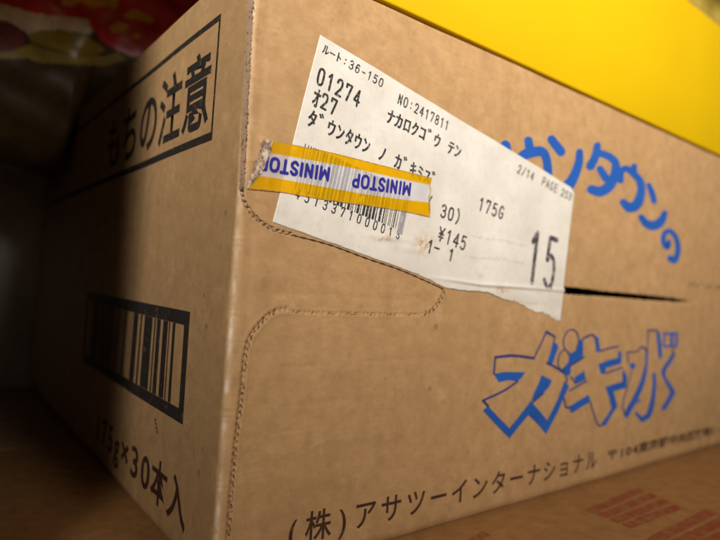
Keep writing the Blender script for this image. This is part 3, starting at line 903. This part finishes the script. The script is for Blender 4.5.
M_TY = tape_mat('yellow_tape_film', (0.86, 0.52, 0.006), (1.0, 0.72, 0.03), .54)
M_TW = tape_mat('white_tape_film', (0.76, 0.76, 0.82), (0.97, 0.97, 1.0), .56)
M_TF = cardboard('folded_tape_end', (0.42, 0.34, 0.27))
M_TB = ink('tape_blue_ink', (0.018, 0.015, 0.23), .3, (.3, .3, .5), lo=.66, sc=900)


def htape(x, z):
    P = np.stack([x, np.zeros_like(x), z], 1); u, v = proj(P)
    return np.maximum(hlab(x, z), 0.00012) + 0.00016 + 0.00004 * np.sin(u * .35 + v * .2) * np.sin(u * .11) + 0.00010 * np.exp(-((u - 268) / 3) ** 2)


def tape_surf(off): return lambda a, b_, L: np.stack([a, -(hf(a, b_) + htape(a, b_) + off + L), b_], 1)


# stripe borders as pixel polylines
B0 = [(269.5, 140.8), (280, 142.8), (320, 150.5), (360, 160.3), (400, 170.5), (431, 178.3)]
B1 = [(266, 152.5), (280, 154.6), (320, 162.0), (360, 170.0), (400, 178.8), (429.5, 185)]
B2 = [(255.5, 175.5), (278, 178.6), (320, 186.5), (360, 193.6), (400, 199.5), (429, 202.6)]
B3 = [(246.3, 188.2), (278, 191.6), (320, 199.0), (360, 204.6), (400, 210.8), (429, 216.8)]


def band(a, b_, name, m, nu=160, nv=14, seed=1):
    r = np.random.default_rng(seed)
    ga, gb = (np.array([[np.interp(t, np.linspace(0, 1, len(q)), [p[k] for p in q]) for k in (0, 1)] for t in np.linspace(0, 1, nu)]) for q in (a, b_))
    w_ = .18 * wob(nu, seed, 30)
    ga[:, 1] += 0; gb[:, 1] += 0
    # ragged cut at the right end
    V = []
    for j in range(nv + 1):
        t = j / nv; row = ga * (1 - t) + gb * t
        row = row.copy(); row[-1, 0] += 1.2 * math.sin(j * 2.2 + seed) * .7 ; row[-2, 0] += .3 * math.sin(j * 2.2 + seed)
        V += [F(p) for p in row]
    V = np.array(V)
    ix = np.arange(nu * (nv + 1)).reshape(nv + 1, nu)
    Q = np.stack([ix[:-1, :-1], ix[1:, :-1], ix[1:, 1:], ix[:-1, 1:]], -1).reshape(-1, 4)
    P = tape_surf(0)(V[:, 0], V[:, 1], 0)
    return P, Q


Ps = []; Qs = []; Ms = []; n0 = 0
for i, (a, b_, mi) in enumerate(((B0, B1, 0), (B1, B2, 1), (B2, B3, 0))):
    P, Q = band(a, b_, 'x', None, seed=i + 1); Ps.append(P); Qs.append(Q + n0); Ms += [mi] * len(Q); n0 += len(P)
tm = mesh('adhesive_tape', np.vstack(Ps), [tuple(map(int, q)) for q in np.vstack(Qs)])
tm.materials.append(M_TY); tm.materials.append(M_TW); tm.polygons.foreach_set('material_index', Ms)
tape = obj('adhesive_tape', tm, None, box)
tape['label'] = 'short strip of yellow and white store tape with upside down blue lettering'
# folded-over end
fl = Flat()
n_ = 40; Lft = np.array([(263.3, 139.0), (245.6, 188.4)]); Rgt = np.array([(270.5, 141.5), (252.6, 188.0)])
tt = np.linspace(0, 1, n_)
Aq = Lft[0] + (Lft[1] - Lft[0]) * tt[:, None]; Bq = np.stack([np.interp(tt, [0, .35, .68, 1], [272.5, 267.5, 261, 246.9]), 141.7 + (188.4 - 141.7) * tt], 1)
Aq[:, 0] += .35 * wob(n_, 8, 20); Bq[:, 0] += .3 * wob(n_, 9, 20)
V = []
for s_ in np.linspace(0, 1, 6): V += [F(p) for p in Aq * (1 - s_) + Bq * s_]
fl.add(V, [(j * n_ + i, j * n_ + i + 1, (j + 1) * n_ + i + 1, (j + 1) * n_ + i) for j in range(5) for i in range(n_ - 1)])
m_fold, nt, b = mat('grimy_folded_tape', (.35, .28, .22), .3, .5)
c = ramp(nt, noise(nt, 380, 6, .7), [(.40, (.07, .045, .03)), (.50, (.28, .20, .14)), (.58, (.56, .47, .38))])
nt.links.new(c, b.inputs['Base Color'])
bp = N(nt, 'ShaderNodeBump'); bp.inputs['Strength'].default_value = .6; bp.inputs['Distance'].default_value = .0005
nt.links.new(noise(nt, 420, 4, .6), bp.inputs['Height']); nt.links.new(bp.outputs[0], b.inputs['Normal'])
fl.build('folded_end', m_fold, tape, tape_surf(0.00012))
# upside-down wording
fl = Flat(); TS = tape_surf(0.00003)
def upside(s, pa, pb, pc, **k): chars(fl, s, pa, pb, pc, **k)
# text runs right-to-left and hangs below its baseline (the tape was stuck on upside down)
for q0, q1, q2 in (((330.0, 169.0), (259.0, 156.0), (328.4, 180.5)), ((411.0, 184.3), (352.0, 174.0), (409.6, 195.3))):
    pen(fl, 'MINISTOP', q0, q1, q2, 0.00092, cells=[1.25, .55, 1.1, .5, 1, .95, 1.15, 1.0], fill=.70)
fl.build('tape_print', M_TB, tape, TS)
# dirty edge line
fl = Flat()
for q, w_ in ((B0, .55), (B3, .8)):
    C = catmull(q, 12); stroke(fl, [(x, y, w_ * (0.6 + .6 * abs(math.sin(i * 1.7)))) for i, (x, y) in enumerate(C)], F, 2)
stroke(fl, [(430.6, 179, .6), (429.2, 185, .9), (430.2, 192, .5), (428.4, 199, 1.0), (429.4, 207, .6), (428.8, 216, .8)], F, 4)
fl.build('grimy_edge', ink('brown_grime', (.30, .15, .03), .8, (.6, .4, .1), lo=.5, sc=700), tape, TS)

# ================================================================== YELLOW CARTON ON TOP
m_y, nt, b = mat('smooth_yellow_board', (0.53, 0.345, 0.0), 0.6, 0.15)
c = ramp(nt, noise(nt, 14, 4, .5), [(0.3, (0.51, 0.33, 0.0)), (0.7, (0.56, 0.365, 0.0))])
nt.links.new(c, b.inputs['Base Color'])
bp = N(nt, 'ShaderNodeBump'); bp.inputs['Strength'].default_value = .12; bp.inputs['Distance'].default_value = .0003
nt.links.new(noise(nt, 300, 4, .6), bp.inputs['Height']); nt.links.new(bp.outputs[0], b.inputs['Normal'])
m_ye, _, _ = mat('brown_board_edge', (0.30, 0.17, 0.07), 0.8, 0.2)
yt = empty('yellow_tray', (0.25, 0.03, 0.1665)); tag(yt, 'plain bright yellow board tray lying on the lid of the brown box', 'tray')
oy = Matrix.Translation(-Vector(yt.location))
def ypart(n, lo, hi, m, bev):
    o = obj(n, box_mesh(n, lo, hi, bev), m, yt); o.matrix_parent_inverse = oy; return o
ypart('front_panel', (0.034, -0.0004, 0.1669), (0.60, 0.0022, 0.2390), m_y, 0.0007)
ypart('rear_panel', (0.034, 0.0578, 0.1669), (0.60, 0.0604, 0.2390), m_y, 0.0007)
ypart('side_panel', (0.034, 0.0024, 0.1669), (0.0366, 0.0576, 0.2390), m_y, 0.0005)
ypart('side_panel', (0.5974, 0.0024, 0.1669), (0.60, 0.0576, 0.2390), m_y, 0.0005)
ypart('base_panel', (0.0368, 0.0024, 0.1669), (0.5972, 0.0576, 0.1690), m_y, 0.0004)
ypart('board_edge', (0.034, 0.0000, 0.23925), (0.60, 0.0018, 0.2402), m_ye, 0.0002)
# olive packet standing in the tray
m_o, nt, b = mat('olive_wrap', (0.30, 0.22, 0.025), 0.5, 0.4)
nt.links.new(ramp(nt, noise(nt, 60, 5, .6), [(0.3, (0.24, 0.17, 0.02)), (0.7, (0.42, 0.31, 0.05))]), b.inputs['Base Color'])
bm = bmesh.new(); nx_, nz_ = 60, 30
gv = [[None] * (nx_ + 1) for _ in range(nz_ + 1)]
gb = [[None] * (nx_ + 1) for _ in range(nz_ + 1)]
for j in range(nz_ + 1):
    for i in range(nx_ + 1):
        s, t = i / nx_, j / nz_; e = (max(0, (1 - (2 * s - 1) ** 8)) * max(0, 1 - (2 * t - 1) ** 4)) ** .5
        x = 0.24 + 0.30 * s; z = 0.1695 + 0.115 * t
        wv_ = 0.0006 * math.sin(40 * s + 9 * t) + .0004 * math.sin(90 * s - 20 * t)
        gv[j][i] = bm.verts.new((x, 0.030 - 0.024 * e + wv_, z)); gb[j][i] = bm.verts.new((x, 0.0305 + 0.022 * e + wv_, z))
for j in range(nz_):
    for i in range(nx_):
        bm.faces.new((gv[j][i], gv[j][i + 1], gv[j + 1][i + 1], gv[j + 1][i]))
        bm.faces.new((gb[j][i], gb[j + 1][i], gb[j + 1][i + 1], gb[j][i + 1]))
for i in range(nx_):
    bm.faces.new((gv[0][i], gb[0][i], gb[0][i + 1], gv[0][i + 1])); bm.faces.new((gv[nz_][i], gv[nz_][i + 1], gb[nz_][i + 1], gb[nz_][i]))
for j in range(nz_):
    bm.faces.new((gv[j][0], gv[j + 1][0], gb[j + 1][0], gb[j][0])); bm.faces.new((gv[j][nx_], gb[j][nx_], gb[j + 1][nx_], gv[j + 1][nx_]))
me = bpy.data.meshes.new('olive_packet'); bm.to_mesh(me); bm.free()
tag(obj('olive_packet', me, m_o), 'dull olive packet showing above the yellow tray at the upper right', 'packet')

# ================================================================== SNACK BAG (printed film pouch slumping over the box's rear left corner)
nu, nv = 240, 200
x0, x1 = -0.0725, 0.175
z0b, z1b = 0.128, 0.284
cols = {'red': (0.58, 0.03, 0.022), 'crimson': (0.58, 0.03, 0.065), 'yellow': (0.72, 0.38, 0.02), 'cream': (0.72, 0.55, 0.38), 'olive': (0.28, 0.19, 0.018),
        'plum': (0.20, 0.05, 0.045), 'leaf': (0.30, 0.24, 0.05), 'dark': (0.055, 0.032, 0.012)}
keys = list(cols)
bmats = []
for k in keys:
    m, nt, b = mat('bag_film_' + k, cols[k], .32, .5)
    cc = np.array(cols[k])
    nt.links.new(ramp(nt, noise(nt, 90, 6, .7), [(0.32, tuple(cc * .6)), (0.68, tuple(np.minimum(cc * 1.3, 1)))]), b.inputs['Base Color'])
    bmats.append(m)


def inpoly(px, py, poly):
    c = np.zeros(px.shape, bool); n = len(poly); j = n - 1
    for i in range(n):
        xi, yi = poly[i]; xj, yj = poly[j]
        c ^= ((yi > py) != (yj > py)) & (px < (xj - xi) * (py - yi) / (yj - yi + 1e-9) + xi); j = i
    return c


S1, T1 = np.meshgrid(np.linspace(0, 1, nu), np.linspace(0, 1, nv))
Xb = x0 + (x1 - x0) * S1
bulge = (np.clip(1 - np.abs(2 * S1 - 1) ** 4, 0, 1) * np.clip(1 - np.abs(2 * T1 - 1) ** 3, 0, 1)) ** .55
rest = H + 0.0012
zlow = np.where(Xb < 0.002, z0b + 0.006 * np.sin((Xb - x0) * 60), rest)
k_ = np.clip((Xb + 0.006) / 0.010, 0, 1); zlow = (z0b + 0.004 * np.sin((Xb - x0) * 45)) * (1 - k_) + rest * k_
Zb = zlow + (z1b - zlow) * T1
crk = 0.0011 * np.sin(Xb * 95 + Zb * 60) + 0.0007 * np.sin(Xb * 210 - Zb * 130) + 0.0005 * np.sin(Zb * 330 + Xb * 120)
Yf = 0.232 - 0.040 * bulge + crk * bulge
Yk = 0.2325 + 0.040 * bulge
Vb = np.concatenate([np.stack([Xb, Yf, Zb], -1).reshape(-1, 3), np.stack([Xb, Yk, Zb], -1).reshape(-1, 3)])
ix = np.arange(nu * nv).reshape(nv, nu)
Qf = np.stack([ix[:-1, :-1], ix[:-1, 1:], ix[1:, 1:], ix[1:, :-1]], -1).reshape(-1, 4)
Qb = Qf[:, ::-1] + nu * nv
ring = np.concatenate([ix[0, :], ix[1:, -1], ix[-1, ::-1][1:], ix[::-1, 0][1:]])
Qs_ = np.stack([ring[:-1], ring[:-1] + nu * nv, ring[1:] + nu * nv, ring[1:]], -1)
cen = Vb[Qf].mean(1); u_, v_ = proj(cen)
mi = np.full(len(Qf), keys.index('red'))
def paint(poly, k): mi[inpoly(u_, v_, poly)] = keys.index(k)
paint([(-60, -10), (0, 3), (20, 9), (45, 15), (70, 17), (88, 19), (93, 30), (104, 42), (118, 50), (150, 62), (190, 80), (190, 400), (-60, 400)], 'dark')  # shade over the lower bag painted as dark film
paint([(-60, -10), (0, 3), (20, 9), (45, 15), (70, 17), (88, 19), (93, 33), (70, 32), (45, 31), (28, 34), (18, 27), (5, 20), (-60, 10)], 'cream')
paint([(-60, 12), (5, 20), (18, 27), (26, 38), (24, 48), (10, 54), (-60, 50)], 'plum')
paint([(-60, 50), (10, 52), (26, 46), (30, 44), (50, 50), (75, 56), (105, 56), (118, 52), (125, 60), (105, 66), (70, 64), (45, 63), (25, 58), (-60, 62)], 'leaf')
paint([(26, 34), (40, 30), (62, 29), (80, 34), (94, 41), (106, 50), (96, 55), (72, 54), (50, 49), (33, 43)], 'olive')
paint([(60, -20), (62, 5), (72, 7), (80, 1), (92, 8), (104, 6), (118, 9), (122, -20)], 'yellow')
paint([(110, 27), (118, 22), (128, 25), (124, 33), (112, 32)], 'yellow')
paint([(122, 17), (132, 9), (142, 12), (155, 19), (150, 23), (136, 20)], 'yellow')
paint([(134, 34), (141, 33), (140, 39), (134, 38)], 'yellow')
paint([(93, 22), (108, 14), (132, 24), (128, 52), (112, 48), (100, 40)], 'crimson')
paint([(110, 27), (118, 22), (128, 25), (124, 33), (112, 32)], 'yellow')
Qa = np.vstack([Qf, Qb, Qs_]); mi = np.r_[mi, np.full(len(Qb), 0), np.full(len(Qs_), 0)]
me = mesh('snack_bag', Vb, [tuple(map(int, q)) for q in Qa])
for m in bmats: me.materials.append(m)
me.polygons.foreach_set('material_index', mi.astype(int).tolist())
tag(obj('snack_bag', me, None), 'crumpled red, cream and yellow printed snack bag slumped over the far left of the box', 'snack bag')
